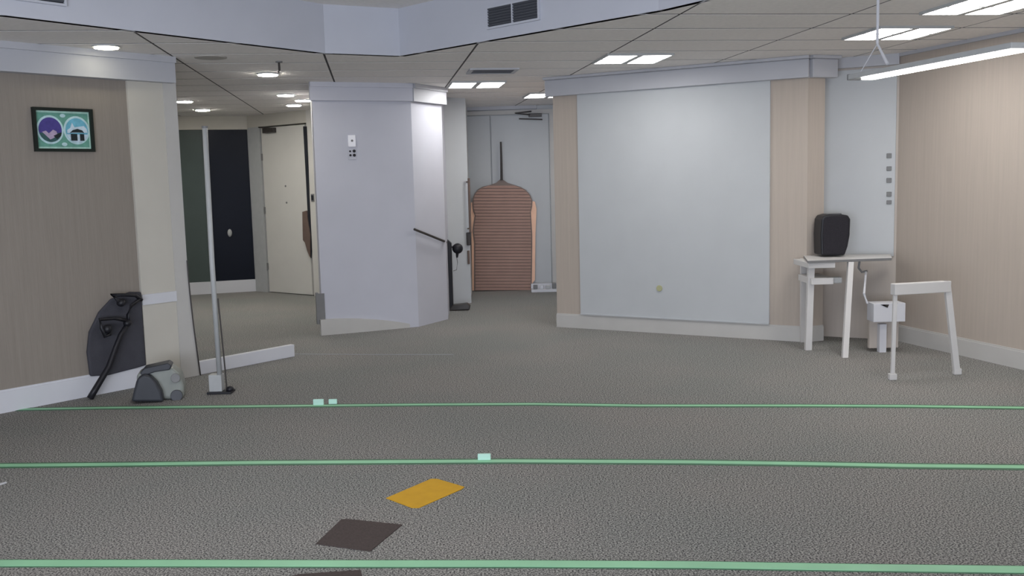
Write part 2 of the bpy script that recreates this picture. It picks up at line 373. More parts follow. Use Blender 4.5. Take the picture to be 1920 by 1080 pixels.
build('door_closer', MB().pbox(PK, x[0]-.02, x[1]-.03, x[0]+.17, x[1]+.02, .03, .09).tube([PK.at(x[0]+.0, x[1], .09), PK.at(x[0]-.2, x[1]+.02, .22), PK.at(x[0]+.02, x[1]+.05, .06)], .012).tube([PK.at(x[0]-.16, x[1]-.05, .06), PK.at(x[0]+.18, x[1]-.07, .05)], .01), M['darkmetal'], d3, bevel=.003)
x = PK.hit(1034, 384); 
# handles on the hall return wall
PHh = PH
a = PH.hit(877, 334, .03); b = PH.hit(878, 436, .03)
rl = thing('tall_pull_bar', PH.at(b[0], b[1]), 'thin upright brown bar on the white return wall beside the brown dome cutout', 'bar')
build('bar', MB().tube([PH.at(a[0], a[1], .05), PH.at(a[0], b[1], .05)], .016, 10), M['brown'], rl)
for zz in (a[1]-.05, b[1]+.05): build('bracket', MB().tube([PH.at(a[0], zz, 0), PH.at(a[0], zz, .05)], .01, 8), M['brown'], rl)
x = PH.hit(879, 447, .02)
lk = thing('door_lock_handle', PH.at(x[0], x[1]-.25), 'dark door handle and lock below the thin brown bar', 'handle')
build('lever', MB().pbox(PH, x[0]-.03, x[1]-.09, x[0]+.02, x[1]+.08, 0, .04), M['darkmetal'], lk, bevel=.01)
build('lock_body', MB().pbox(PH, x[0]-.02, x[1]-.34, x[0]+.01, x[1]-.16, 0, .02), M['brown'], lk, bevel=.005)
# block with the big white panel
B1, B2, B3 = pl(1045, 612.5), pl(1511, 641), pl(1542, 638)
PW = Plane(B1, B2); PS = Plane(B2, B3)
foot = [B1, B2, B3, B3+Vector((.15, 1.4, 0)), B1+Vector((.25, 1.9, 0))]
struct(build('wall_right_block', MB().prism([(p.x, p.y, 0) for p in foot], (0, 0, ZC)), M['beige']), 'beige papered wall block around the big white panel')
u0 = PW.hit(1087, 400)[0]; u1 = PW.hit(1444, 400)[0]; zb = PW.hit(1265, 596)[1]
struct(build('trim_12', MB().pbox(PW, u0, zb, u1, ZC-.1, 0, .02).pbox(PW, u0, zb-.012, u1, zb, 0, .03), M['white']), 'big plain white wall panel between beige strips')
base_board('baseboard_right_block', PW, 0, PW.L, zb-.015, 'pale baseboard under the white panel', 'trim_dim')
base_board('baseboard_block_side', PS, 0, PS.L, zb-.015, 'pale baseboard round the block corner', 'trim_dim')
struct(build('trim_13', MB().pbox(PW, -.06, ZC-.20, PW.L+.02, ZC-.03, 0, .07).pbox(PW, -.07, ZC-.03, PW.L+.03, ZC, 0, .1), M['cornice'], bevel=.008), 'wide pale cornice over the white panel')
struct(build('trim_14', MB().pbox(PS, 0, ZC-.20, PS.L+.09, ZC-.03, 0, .07).pbox(PS, -.02, ZC-.03, PS.L+.11, ZC, 0, .1), M['cornice'], bevel=.008), 'pale cornice turning the block corner')
x = PW.hit(1238, 540)
o = build('wall_dot', MB().tube([PW.at(x[0], x[1], .019), PW.at(x[0], x[1], .032)], .032, 18), mat('olive_cap', srgb(176, 176, 138), .5), bevel=.004)
tag(o, 'small olive round cap low on the big white panel', 'wall cap')
# far right wall, white board, right wall
F1 = pl(1510, 632) + Vector((0, .12, 0)); F2 = pl(1677, 637)
PF = Plane(F1, F2)
wall('wall_far_right', PF, -.2, PF.L+.2, 0, ZC, M['beige2'], .12, 'beige wall behind the table')
u0 = PF.hit(1535, 300)[0]; z0 = PF.hit(1610, 479)[1]
wb = struct(build('trim_15', MB().pbox(PF, u0, z0, PF.L-.02, ZC-.12, 0, .02), M['white']), 'white wall panel above the table')
struct(build('trim_16', MB().pbox(PF, 0, ZC-.10, PF.L, ZC, 0, .04), M['cornice']), 'ceiling edge strip above the table wall')
PR = Plane(F2, pl(1920, 693))
wall('wall_right', PR, -.1, 12.5, 0, ZC, M['beige'], .12, 'beige papered wall on the right')
base_board('baseboard_right', PR, 0, 12.5, .155, 'white baseboard under the right wall', 'trim_dim')
struct(build('trim_17', MB().pbox(PR, 0, ZC-.03, 12.5, ZC, 0, .03), M['cornice']), 'thin ceiling edge strip on the right wall')
for i, (py, r) in enumerate(((292, .022), (316, .02), (338, .022), (364, .022), (379, .018))):
    x = PF.hit(1667, py, .02)
    o = build('wall_stud', MB().pbox(PF, x[0]-.022, x[1]-r, x[0]+.022, x[1]+r, .02, .034), M['grey'], bevel=.004)
    tag(o, ('topmost', 'second', 'middle', 'fourth', 'lowest')[i] + ' of five small grey studs on the narrow white panel', 'stud', 'row of grey studs on the narrow white panel')
# outer shell behind the camera and beyond the left wall
struct(build('wall_front', MB().box(-9, -3.2, 0, 7.6, -3.05, 2.68), M['white']), 'wall behind the photographer')
struct(build('wall_outer_left', MB().box(-9, -3.05, 0, -8.9, 17, 2.68), M['cream']), 'outer wall beyond the left wall')
struct(build('wall_outer_back', MB().box(-8.9, 16.9, 0, 7.6, 17, 2.68), M['cream']), 'outer wall behind the glazing')
# ---------------------------------------------------------------- ceiling lights
def troffer(c, label, ang=ANG, w=.60, group='square ceiling light panels', z=ZC):
    t = thing('ceiling_light', (c.x, c.y, z-.02), label, 'light', group)
    a = Vector((math.cos(ang), math.sin(ang), 0)); b = Vector((-a.y, a.x, 0)); h = w/2
    def q(x0, y0, x1, y1, z0, dz): return [c+a*x0+b*y0, c+a*x1+b*y0, c+a*x1+b*y1, c+a*x0+b*y1], z0, dz
    def pr(mb, x0, y0, x1, y1, z0, z1):
        p = [c+a*x0+b*y0, c+a*x1+b*y0, c+a*x1+b*y1, c+a*x0+b*y1]
        mb.prism([(v.x, v.y, z0) for v in p], (0, 0, z1-z0)); return mb
    fr = MB()
    for x0, y0, x1, y1 in ((-h, -h, h, -h+.015), (-h, h-.015, h, h), (-h, -h+.015, -h+.015, h-.015), (h-.015, -h+.015, h, h-.015), (-.028, -h+.015, .028, h-.015)):
        pr(fr, x0, y0, x1, y1, z-.02, z)
    for s in (-1, 1): pr(fr, min(s*.028, s*(h-.015)), -.014, max(s*.028, s*(h-.015)), .014, z-.018, z-.005)
    build('frame', fr, M['palegrey'], t)
    for sx in (-1, 1):
        for sy in (-1, 1):
            xs = sorted((sx*.029, sx*(h-.016))); ys = sorted((sy*.015, sy*(h-.016)))
            build('diffuser', pr(MB(), xs[0], ys[0], xs[1], ys[1], z-.014, z-.004), M['led'], t)
    return t
troffer(pl(1185, 108, ZC), 'square four-pane ceiling light above the big white panel')
troffer(pl(893, 157, ZC), 'square four-pane ceiling light near the hall beyond the dark ceiling vent')
troffer(pl(1680, 60, ZC), 'square four-pane ceiling light behind the hanging cord of the bar lamp')
troffer(pl(1850, 8, ZC), 'square four-pane ceiling light in the top right corner')
troffer(pl(1030, 177, ZC), 'ceiling light mostly hidden behind the left end of the wide pale cornice')
OUT = ['front right of the camera', 'front left of the camera', 'right of the camera', 'behind left of the camera', 'just behind the camera', 'far right behind the camera', 'deep behind the left glazing side', 'beyond the taupe wall']
for i, (x, y) in enumerate(((4.3, 3.6), (-3.9, 2.6), (2.9, .5), (-3.0, -.6), (.3, -1.2), (4.8, -.5), (-5.5, 12.5), (-5, 10))):
    troffer(Vector((x, y, 0)), 'four-pane ceiling light out of view ' + OUT[i], group='ceiling lights outside the photograph')
for x, y in ((-.6, 3.4), (-1.4, 5.0)): troffer(Vector((x, y, 0)), 'added unseen four-pane light brightening the recess at ' + ('its near end' if y < 4 else 'its middle'), group='added lights brightening the recess', z=ZT)  # lamps added out of view to brighten the recess sides
def downlight(px, py, label, m='leddown', r=.105):
    c = pl(px, py, ZC); t = thing('downlight', (c.x, c.y, ZC-.02), label, 'light', 'round recessed downlights')
    build('ring', MB().tube([c, c-Vector((0, 0, .012))], r, 24), M['palegrey'], t)
    build('lens', MB().tube([c-Vector((0, 0, .012)), c-Vector((0, 0, .02))], r*.86, 24), M[m], t)
downlight(199, 86, 'bright warm round downlight above the cream cornice at upper left', 'ledwarm', .10)
downlight(502, 138, 'round downlight beside the short dark hanging rod')
downlight(346, 189, 'round downlight just right of the left column top')
downlight(380, 205, 'faint round downlight nearest above the dark glazing')
downlight(536, 177, 'round downlight nearest among three above the left door')
downlight(568, 187, 'round downlight touching the left edge of the lilac pillar top')
downlight(551, 196, 'farthest round downlight of three above the left door')
c = pl(395, 107, ZC)
o = build('ceiling_speaker', MB().tube([c, c-Vector((0, 0, .008))], .13, 28), mat('ceiling_speaker_grey', srgb(176, 172, 166), .9, .1)); tag(o, 'round flush speaker disc in the ceiling right of the warm downlight', 'ceiling speaker')
c = pl(523, 115, ZC); P_ = Plane(c-Vector((1, 0, 0)), c+Vector((1, 0, 0))); zz = P_.hit(522, 136)[1]
hk = thing('ceiling_rod', (c.x, c.y, zz), 'short dark rod hanging from the ceiling beside a round downlight', 'rod')
build('rod', MB().tube([(c.x, c.y, ZC), (c.x, c.y, zz+.02), (c.x-.01, c.y, zz)], .010, 8), M['darkmetal'], hk)
build('ceiling_plate', MB().tube([(c.x, c.y, ZC), (c.x, c.y, ZC-.01)], .03, 14), M['grey'], hk)
# ceiling vent
c = pl(923, 132, ZC)
vt = thing('ceiling_vent', (c.x, c.y, ZC-.02), 'small dark slatted vent in the ceiling in front of the hall light', 'vent')
def rot(mb, c, x0, y0, x1, y1, z0, z1):
    p = [c+e1*x0+e2*y0, c+e1*x1+e2*y0, c+e1*x1+e2*y1, c+e1*x0+e2*y1]; mb.prism([(v.x, v.y, z0) for v in p], (0, 0, z1-z0)); return mb
build('backing', rot(MB(), c, -.2, -.15, .2, .15, ZC-.006, ZC), M['duct'], vt)
mb = MB()
for a_ in ((-.24, -.2, .24, -.15), (-.24, .15, .24, .2), (-.24, -.15, -.2, .15), (.2, -.15, .24, .15)): rot(mb, c, *a_, ZC-.015, ZC)
build('frame', mb, M['cornice'], vt)
for k in range(6): build('slat', rot(MB(), c, -.2, -.14+k*.05, .2, -.125+k*.05, ZC-.014, ZC-.006), M['slat'], vt)
# wall vents on the recess sides
def side_vent(P, x0, y0, x1, y1, label, z0=None, z1=None, u0=None, u1=None):
    if u0 is None: u0, z0, u1, z1 = P.rect(x0, y0, x1, y1)
    v = thing('recess_vent', P.at((u0+u1)/2, z0), label, 'vent')
    build('backing', MB().pbox(P, u0, z0, u1, z1, 0, .006), M['duct'], v)
    mb = MB(); t = .015
    mb.pbox(P, u0-t, z0-t, u1+t, z0, 0, .02).pbox(P, u0-t, z1, u1+t, z1+t, 0, .02).pbox(P, u0-t, z0, u0, z1, 0, .02).pbox(P, u1, z0, u1+t, z1, 0, .02)
    um_ = (u0+u1)/2; mb.pbox(P, um_-.006, z0, um_+.006, z1, .006, .02)
    build('frame', mb, M['tray'], v)
    n = 7
    for k in range(n):
        for ua_, ub_ in ((u0, um_-.006), (um_+.006, u1)):
            z = z0+(z1-z0)*(k+.5)/n; build('slat', MB().prism([P.at(ua_, z-.006, .006), P.at(ub_, z-.006, .006), P.at(ub_, z+.004, .018), P.at(ua_, z+.004, .018)], (0, 0, .004)), M['slat'], v)
side_vent(Plane(TR[2], TR[3]), 917, 7, 1011, 43, 'dark slatted wall vent in the middle of the ceiling recess')
PT = Plane(TR[0], TR[1]); u1 = PT.hit(118, 2)[0]; zz = PT.hit(90, 4)[1]
side_vent(PT, 0, 0, 0, 0, 'dark slatted vent cut by the top left edge', zz, zz+.2, u1-.62, u1)
# ---------------------------------------------------------------- pendant bar lamp
ZL = 2.18
q0 = pl(1626, 146, ZL); q1 = pl(1908, 93, ZL); ax = (q1-q0).normalized(); pn = Vector((-ax.y, ax.x, 0))
cen = (q0+q1)/2; lamp = thing('pendant_bar_lamp', (cen.x, cen.y, ZL), 'long bright linear lamp hanging from a white cord at upper right', 'lamp')
PP = Plane(q0, q1)
h0 = q0-ax*.14; h1 = q1+ax*.01
def bar(mb, a, b, w, z0, z1):
    p = [a+pn*w, b+pn*w, b-pn*w, a-pn*w]; mb.prism([(v.x, v.y, z0) for v in p], (0, 0, z1-z0)); return mb
build('housing', bar(MB(), h0, h1, .045, ZL+.004, ZL+.035), M['palegrey'], lamp, bevel=.004)
build('end_cap', bar(MB(), h0-ax*.012, h0, .047, ZL+.0, ZL+.038), M['grey'], lamp, bevel=.004)
build('diffuser', bar(MB(), q0, q1, .040, ZL-.012, ZL+.004), M['ledbar'], lamp)
ju, jz = PP.hit(1645, 82); J = PP.at(ju, jz)
a = PP.hit(1612, 128); b = PP.hit(1664, 120)
build('hanging_cord', MB().tube([Vector((J.x, J.y, ZC)), J], .009, 8), M['trim'], lamp)
build('suspension_wire', MB().tube([J, PP.at(a[0], ZL+.035)], .003, 6), M['trim'], lamp)
build('suspension_wire', MB().tube([J, PP.at(b[0]+.0, max(b[1], ZL+.035))], .007, 8, .010), M['trim'], lamp)
build('ceiling_cup', MB().tube([Vector((J.x, J.y, ZC)), Vector((J.x, J.y, ZC-.03))], .04, 18), M['trim'], lamp)
# ---------------------------------------------------------------- picture on the taupe wall
cr = [PL.hit(*q) for q in ((57, 200), (171, 206), (175, 286), (64, 283))]
u0 = (cr[0][0]+cr[3][0])/2; u1 = (cr[1][0]+cr[2][0])/2; z1 = (cr[0][1]+cr[1][1])/2; z0 = (cr[2][1]+cr[3][1])/2
pic = thing('framed_picture', PL.at((u0+u1)/2, z0), 'black framed green picture with two round views on the taupe wall', 'picture')
t = .022; mb = MB().pbox(PL, u0, z0, u1, z0+t, 0, .03).pbox(PL, u0, z1-t, u1, z1, 0, .03).pbox(PL, u0, z0+t, u0+t, z1-t, 0, .03).pbox(PL, u1-t, z0+t, u1, z1-t, 0, .03)
build('frame', mb, mat('picture_frame_black', srgb(24, 32, 28), .5), pic)
iw = u1-u0-2*t; ih = z1-z0-2*t; ou = u0+t; oz = z0+t
cols = {k: mat('print_'+k, srgb(*c), .6, .2, .12, 30) for k, c in dict(green=(104, 158, 142), pale=(176, 214, 200), purple=(78, 70, 138), blue=(110, 176, 198), rim=(186, 216, 220), dark=(40, 48, 50), teal=(60, 92, 92), pink=(176, 160, 184), cloud=(196, 214, 226)).items()}
def flat(name, pts, m, o):   # pts in 0..1 picture coordinates
    return build(name, MB().prism([PL.at(ou+a*iw, oz+b*ih, o) for a, b in pts], PL.n*.001), cols[m], pic)
def ell(cx, cy, rx, ry, a0=0, a1=360, n=36): return [(cx+rx*math.cos(math.radians(a0+(a1-a0)*k/n)), cy+ry*math.sin(math.radians(a0+(a1-a0)*k/n))) for k in range(n if a1-a0 == 360 else n+1)]
flat('backing', [(0, 0), (1, 0), (1, 1), (0, 1)], 'pale', .004)
flat('print_field', [(.03, .05), (.97, .05), (.97, .95), (.03, .95)], 'green', .006)
for cx, c2 in ((.255, 'purple'), (.745, 'blue')):
    flat('ring', ell(cx, .50, .245, .38), 'rim', .008)
    flat('round_view', ell(cx, .50, .21, .325), c2, .010)
flat('ground', ell(.255, .50, .21, .325, 195, 345), 'teal', .012)
flat('ground', ell(.745, .50, .21, .325, 200, 340), 'cloud', .012)
flat('rock', [(.10, .44), (.17, .47), (.22, .40), (.30, .50), (.36, .46), (.38, .36), (.30, .28), (.24, .24), (.17, .34)], 'pink', .014)
flat('rock', [(.30, .34), (.36, .38), (.45, .44), (.44, .34), (.36, .26)], 'dark', .015)
flat('cloud', [(.56, .50), (.62, .56), (.66, .70), (.70, .58), (.80, .60), (.88, .62), (.93, .54), (.94, .44), (.56, .42)], 'cloud', .013)
flat('pavilion_roof', [(.60, .42), (.66, .50), (.75, .54), (.84, .50), (.88, .42), (.84, .44), (.66, .44)], 'dark', .016)
for a_, b_ in ((.62, .74), (.79, .87)): flat('pavilion_wall', [(a_, .22), (b_, .22), (b_, .40), (a_, .40)], 'dark', .016)
flat('emblem', ell(.5, .12, .05, .05), 'rim', .008); flat('emblem', ell(.5, .88, .05, .05), 'rim', .008)
# ---------------------------------------------------------------- post in front of the kerb
b = pl(415, 737); P_ = Plane(b-Vector((1, 0, 0)), b+Vector((1, 0, 0))); zt = P_.hit(387, 240)[1]
post = thing('floor_post', (b.x, b.y, 0), 'tall slim pale grey post on a dark foot in front of the low white board', 'post')
build('foot_plate', MB().box(b.x-.10, b.y-.05, 0, b.x+.09, b.y+.08, .018), M['black'], post, bevel=.004)
build('base_box', MB().box(b.x-.085, b.y-.03, .018, b.x+.015, b.y+.05, .15), M['palegrey'], post, bevel=.004)
build('pole', MB().tube([(b.x-.005, b.y, .15), (b.x-.012, b.y, zt*.5), (b.x-.005, b.y, zt)], .020, 14), M['palegrey'], post, smooth=True)
build('side_wire', MB().tube([(b.x+.045, b.y, .018), (b.x+.04, b.y, .2), (b.x+.018, b.y, .75)], .006, 8), M['darkmetal'], post)
build('foot_knob', MB().ball((b.x+.07, b.y, .03), .03, .03, .025), M['black'], post, smooth=True)
build('top_cap', MB().tube([(b.x-.005, b.y, zt), (b.x-.005, b.y, zt+.015)], .023, 14), M['grey'], post)
# ---------------------------------------------------------------- dark reflection mark on the taupe wall, put in as a raised slab
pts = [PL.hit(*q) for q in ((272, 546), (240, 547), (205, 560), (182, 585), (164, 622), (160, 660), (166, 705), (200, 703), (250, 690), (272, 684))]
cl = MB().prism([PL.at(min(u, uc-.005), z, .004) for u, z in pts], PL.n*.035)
o = build('dark_reflection', cl, M['patchdark'], bevel=.015); tag(o, 'dark charcoal reflection mark built as a slab low on the taupe wall behind the vacuum wand', 'patch')
# ---------------------------------------------------------------- vacuum cleaner
vb = pl(285, 752)
vac = thing('vacuum_cleaner', (vb.x, vb.y, 0), 'dark and grey vacuum cleaner on the carpet at the foot of the left column', 'vacuum cleaner')
PV = Plane(vb-Vector((1, .25, 0)), vb+Vector((1, .25, 0)))
def vp(px, py, o=0):
    u, z = PV.hit(px, py, o); return PV.at(u, max(z, .0), o)
dome = [(246, 754), (250, 735), (256, 712), (268, 702), (282, 706), (294, 718), (303, 735), (307, 754)]
build('wheel_housing', MB().prism([vp(*q, .08) for q in dome], -PV.n*.11), M['vacdark'], vac, bevel=.018)
build('body', MB().prism([vp(*q, 0) for q in ((255, 752), (256, 702), (280, 690), (318, 688), (338, 700), (345, 725), (345, 750), (330, 753))], -PV.n*.20), M['vacgrey'], vac, bevel=.025)
build('lid', MB().prism([vp(*q, .02) for q in ((262, 700), (270, 691), (315, 681), (322, 686), (318, 694), (290, 698), (268, 706))], -PV.n*.16), M['vacdark'], vac, bevel=.008)
build('rear_wheel', MB().tube([vp(331, 742, .0), vp(331, 742, .03)], .045, 20), M['vacdark'], vac, bevel=.004)
build('cord_winder', MB().tube([vp(329, 709, .0), vp(329, 709, .03)], .035, 20), M['grey'], vac, bevel=.004)
# wand and handles, leaning on the wall
wb_ = pl(170, 749); PWd = Plane(wb_, Vector((PL.at(uc-.1, 0, .10).x, PL.at(uc-.1, 0, .10).y, 0)))
def wp(px, py): u, z = PWd.hit(px, py); return PWd.at(u, max(z, .01))
wand = thing('vacuum_wand', (wb_.x, wb_.y, 0), 'black bent tube with two handles leaning on the taupe wall', 'vacuum wand')
build('tube', MB().tube([wp(169, 750), wp(180, 728), wp(204, 688), wp(216, 655), wp(226, 628), wp(241, 605)], .026, 12, .018), M['black'], wand, smooth=True)
build('upper_tube', MB().tube([wp(241, 605), wp(240, 590), wp(246, 573), wp(262, 561)], .014, 10), M['black'], wand, smooth=True)
build('tube_joint', MB().ball(wp(239, 606), .033, .033, .028), M['black'], wand, smooth=True)
build('lower_handle', MB().tube([wp(240, 602), wp(215, 597), wp(187, 599), wp(190, 614), wp(197, 631), wp(207, 626)], .014, 10), M['black'], wand, smooth=True)
build('lower_grip', MB().ball(wp(201, 617), .035, .03, .035), M['black'], wand, smooth=True)
build('upper_handle', MB().tube([wp(266, 563), wp(254, 554), wp(232, 553), wp(209, 553), wp(220, 562), wp(226, 572)], .014, 10), M['black'], wand, smooth=True)
build('upper_grip', MB().ball(wp(227, 568), .035, .03, .03), M['black'], wand, smooth=True)
# ---------------------------------------------------------------- black stand near the hall
sb = pl(842, 582); PSn = Plane(sb-Vector((1, 0, 0)), sb+Vector((1, 0, 0)))
def sp(px, py, o=0): u, z = PSn.hit(px, py, o); return PSn.at(u, max(z, 0), o)
st = thing('black_stand', (sb.x, sb.y, 0), 'upright black stand with a slanted arm and a round knob beside the lilac pillar', 'stand')
build('post', MB().prism([sp(*q, .05) for q in ((830, 452), (838, 449), (846, 456), (850, 583), (837, 585), (833, 520))], -PSn.n*.1), M['black'], st, bevel=.01)
build('foot', MB().prism([sp(*q, .06) for q in ((838, 585), (849, 572), (876, 569), (882, 574), (880, 581), (850, 584))], -PSn.n*.12), M['darkmetal'], st, bevel=.012)
build('arm', MB().tube([PB.at(*PB.hit(777, 430, .05), .05), PB.at(*PB.hit(832, 452, .05), .05), sp(838, 455, .05)], .014, 8), M['darkmetal'], st)
build('knob', MB().ball(sp(858, 466), .068, .06, .066), M['black'], st, smooth=True)
build('knob_stem', MB().tube([sp(858, 466), sp(857, 483)], .03, 10, .012), M['black'], st)
build('hanging_wire', MB().tube([sp(856, 480), sp(858, 492), sp(856, 506), sp(850, 508)], .005, 6), M['grey'], st)
build('knob_bracket', MB().tube([sp(844, 462), sp(858, 466)], .012, 8), M['darkmetal'], st)
# ---------------------------------------------------------------- ribbed dome-shaped cutout
ab = pl(943, 545); PAc = Plane(ab-Vector((1, 0, 0)), ab+Vector((1, 0, 0)))
def ap(px, py, o=0): u, z = PAc.hit(px, py, o); return PAc.at(u, max(z, 0), o)
arch = thing('dome_cutout', (ab.x, ab.y, 0), 'brown ribbed onion dome cutout with a spire standing before the white double door', 'decoration')
left = [(889, 545), (889, 455), (886, 432), (890, 404), (887, 396), (885.5, 384), (886, 373), (889, 364), (895, 356), (905, 350), (918, 347), (930, 343), (938, 336)]
right = [(942, 336), (952, 343), (964, 347), (977, 351), (987, 357), (994, 365), (998.5, 376), (998, 386), (995.5, 398), (998, 440), (998, 460), (997, 545)]
outl = left+right
build('backing_sheet', MB().prism([ap(*q, -.01) for q in outl], -PAc.n*.02), M['archedge'], arch)
zs = [ap(0+900, y)[2] for y in (545, 336)]
# ribs clipped to the outline
def span(y):
    def xi(c):
        for (xa, ya), (xb, yb) in zip(c, c[1:]):
            if min(ya, yb) <= y <= max(ya, yb) and ya != yb: return xa+(xb-xa)*(y-ya)/(yb-ya)
        return None
    return xi(left), xi(right)
nr = 34
for k in range(nr):
    ya = 544-k*(544-347)/nr; yb = 544-(k+.82)*(544-347)/nr
    la, ra = span(ya); lb, rb = span(yb)
    if None in (la, ra, lb, rb): continue
    pa = [ap(la+2.2, ya, -.01), ap(ra-2.2, ya, -.01), ap(rb-2.2, yb, -.01), ap(lb+2.2, yb, -.01)]
    build('rib', MB().prism(pa, PAc.n*.014), M['arch'], arch)
build('spire', MB().tube([ap(940.5, 338, 0), ap(940, 300, 0), ap(939, 266, 0)], .020, 10, .014), M['darkmetal'], arch)
mb = MB().prism([ap(*q, -.03) for q in ((990, 376), (1003, 378), (1006, 392), (1004, 440), (1003, 525), (990, 543))], -PAc.n*.015)
build('peach_backing', mb, M['peach'], arch)
mb = MB().prism([ap(*q, -.03) for q in ((883, 380), (890, 378), (892, 545), (885.5, 545))], -PAc.n*.015)
build('peach_backing', mb, M['peach'], arch)
# white tray of bits at the right foot of the cutout
tb = pl(1022, 546); 
tr = thing('low_white_tray', (tb.x, tb.y, 0), 'low white tray with small dark bits right of the dome cutout foot', 'tray')
hw = .20
build('tray_base', MB().box(tb.x-hw, tb.y-.12, 0, tb.x+hw-.02, tb.y+.05, .04).box(tb.x-hw, tb.y+.03, .04, tb.x+hw-.02, tb.y+.05, .11), M['trim'], tr, bevel=.004)
for i, (dx, w_, h_, mm) in enumerate(((-.14, .06, .06, 'grey'), (-.05, .05, .05, 'trim'), (.04, .07, .05, 'palegrey'), (.13, .06, .08, 'grey'))):
    o = build('tray_item', MB().box(tb.x+dx-w_/2, tb.y-.08, .041, tb.x+dx+w_/2, tb.y-.03, .041+h_), M[mm], tr, bevel=.008)
# ---------------------------------------------------------------- desk, speaker, trestle
l0, l1, r0, r1 = pl(1499, 634), pl(1515, 656), pl(1584, 670), pl(1643, 653)
l0 = l0 - Vector((0.03, .22, 0))
zt = .865
desk = thing('white_desk', ((l0.x+r1.x)/2, (l0.y+r0.y)/2, 0), 'narrow white desk with slim legs under the black speaker', 'desk')
PQ = Plane(l1, l1+Vector((1, 0, 0)))
def dtop(px, py, z): return pl(px, py, z)
zt = PQ.hit(1515, 487)[1]
c0 = pl(1486, 484.5, zt); c1 = pl(1528, 491, zt); c2 = pl(1676, 483, zt)
lf = Vector((c0.x, c0.y, zt)); 
tl = Vector((2.76, 8.52, 0))
top = [Vector((2.64, 8.52, zt)), Vector((3.42, 8.60, zt)), Vector((3.56, 8.98, zt)), Vector((2.78, 9.10, zt))]
build('desktop', MB().prism([(p.x, p.y, zt-.022) for p in top], (0, 0, .022)), M['grey'], desk, bevel=.003)
build('desktop_surface', MB().prism([(p.x, p.y, zt) for p in top], (0, 0, .003)), M['desk'], desk)
def leg(a, b, w=.022):
    a = Vector(a); b = Vector(b); m_ = MB(); m_.v = []; 
    for p in (a, b):
        for sx, sy in ((-1, -1), (1, -1), (1, 1), (-1, 1)): m_.v.append(p+Vector((sx*w, sy*w*.8, 0)))
    m_.f = [(3, 2, 1, 0), (4, 5, 6, 7)]+[(i, (i+1) % 4, 4+(i+1) % 4, 4+i) for i in range(4)]
    return m_
zu = zt-.022
build('leg', leg(l0, Vector((l0.x-.01, l0.y-.02, zu)), .028), M['desk'], desk)
build('leg', leg(l1, Vector((l1.x+.03, l1.y+.03, zu)), .028), M['desk'], desk)
build('leg', leg(r0, Vector((r0.x+.16, 8.58, zu)), .024), M['desk'], desk)
a = pl(1490, 536, zt-.28); 
build('side_rail', MB().box(2.70, 8.60, .60, 2.90, 9.0, .66), M['desk'], desk, bevel=.004)
build('top_rail', MB().box(2.66, 8.56, zu-.05, 2.90, 9.02, zu), M['desk'], desk, bevel=.004)
build('bracket', MB().box(2.90, 8.66, .60, 3.0, 8.74, .655), M['palegrey'], desk, bevel=.01)
ds_ = build('hook', MB().tube([Vector((3.17, 8.7, zu)), Vector((3.16, 8.7, zu-.07)), Vector((3.19, 8.7, zu-.11)), Vector((3.24, 8.7, zu-.10))], .010, 8), M['grey'], desk)
# white box on a post under the desk
PX = Plane(r1-Vector((1, 0.05, 0)), r1+Vector((1, -.05, 0)))
u0, z0, u1, z1 = PX.rect(1621, 563, 1679, 597)
bx = thing('white_box_unit', PX.at((u0+u1)/2, 0, .12), 'white box with a dark corner mark standing on a panel under the desk', 'box')
build('case', MB().pbox(PX, u0, z0, u1, z1, .06, .22), M['trim'], bx, bevel=.004)
build('lower_panel', MB().pbox(PX, u0+.01, 0.03, u1-.01, z0, .06, .10), M['beige2'], bx)
build('foot', MB().pbox(PX, (u0+u1)/2-.06, 0, (u0+u1)/2-.0, z0*.9, .10, .16), M['trim'], bx)
a = PX.hit(1651, 563, .22); b_ = PX.hit(1667, 563, .22); c_ = PX.hit(1664, 577, .22)
build('dark_mark', MB().prism([PX.at(a[0], z1-.01, .221), PX.at(b_[0], z1-.01, .221), PX.at(c_[0], c_[1], .221), PX.at(c_[0]-.03, c_[1]+.03, .221)], PX.n*.003), M['darkmetal'], bx)
a = PX.hit(1612, 520, .15); b_ = PX.hit(1620, 560, .15)
build('cable', MB().tube([Vector((3.22, 8.68, zu-.11)), PX.at(b_[0], z1+.08, .15), PX.at(b_[0]+.03, z1-.005, .15)], .010, 8), M['trim'], bx)
# loudspeaker
pS = pl(1567, 481.5, zt+.003); PZ = Plane(pS-Vector((1, 0, 0)), pS+Vector((1, 0, 0)))
def zp(px, py, o=0): u, z = PZ.hit(px, py, o); return PZ.at(u, max(z, zt+.004), o)
spk = thing('black_speaker', (pS.x, pS.y, zt+.003), 'black portable loudspeaker standing on the white desk', 'speaker')
outl = [(1540, 479), (1539, 440), (1541, 412), (1545, 405), (1556, 402), (1580, 402), (1591, 404), (1595, 411), (1594, 440), (1590, 462), (1584, 479)]
build('cabinet', MB().prism([zp(*q, .02) for q in outl], -PZ.n*.22), M['black'], spk, bevel=.015)
inn = [(1567+(x-1567)*.88, 441+(y-441)*.92) for x, y in outl]
build('grille', MB().prism([zp(*q, .02) for q in inn], PZ.n*.008), M['speaker'], spk, bevel=.003)
build('carry_handle', MB().pbox(PZ, PZ.hit(1552, 404)[0], zp(1560, 404)[2]-.003, PZ.hit(1584, 404)[0], zp(1560, 404)[2]+.012, -.13, -.08), M['vacdark'], spk, bevel=.005)
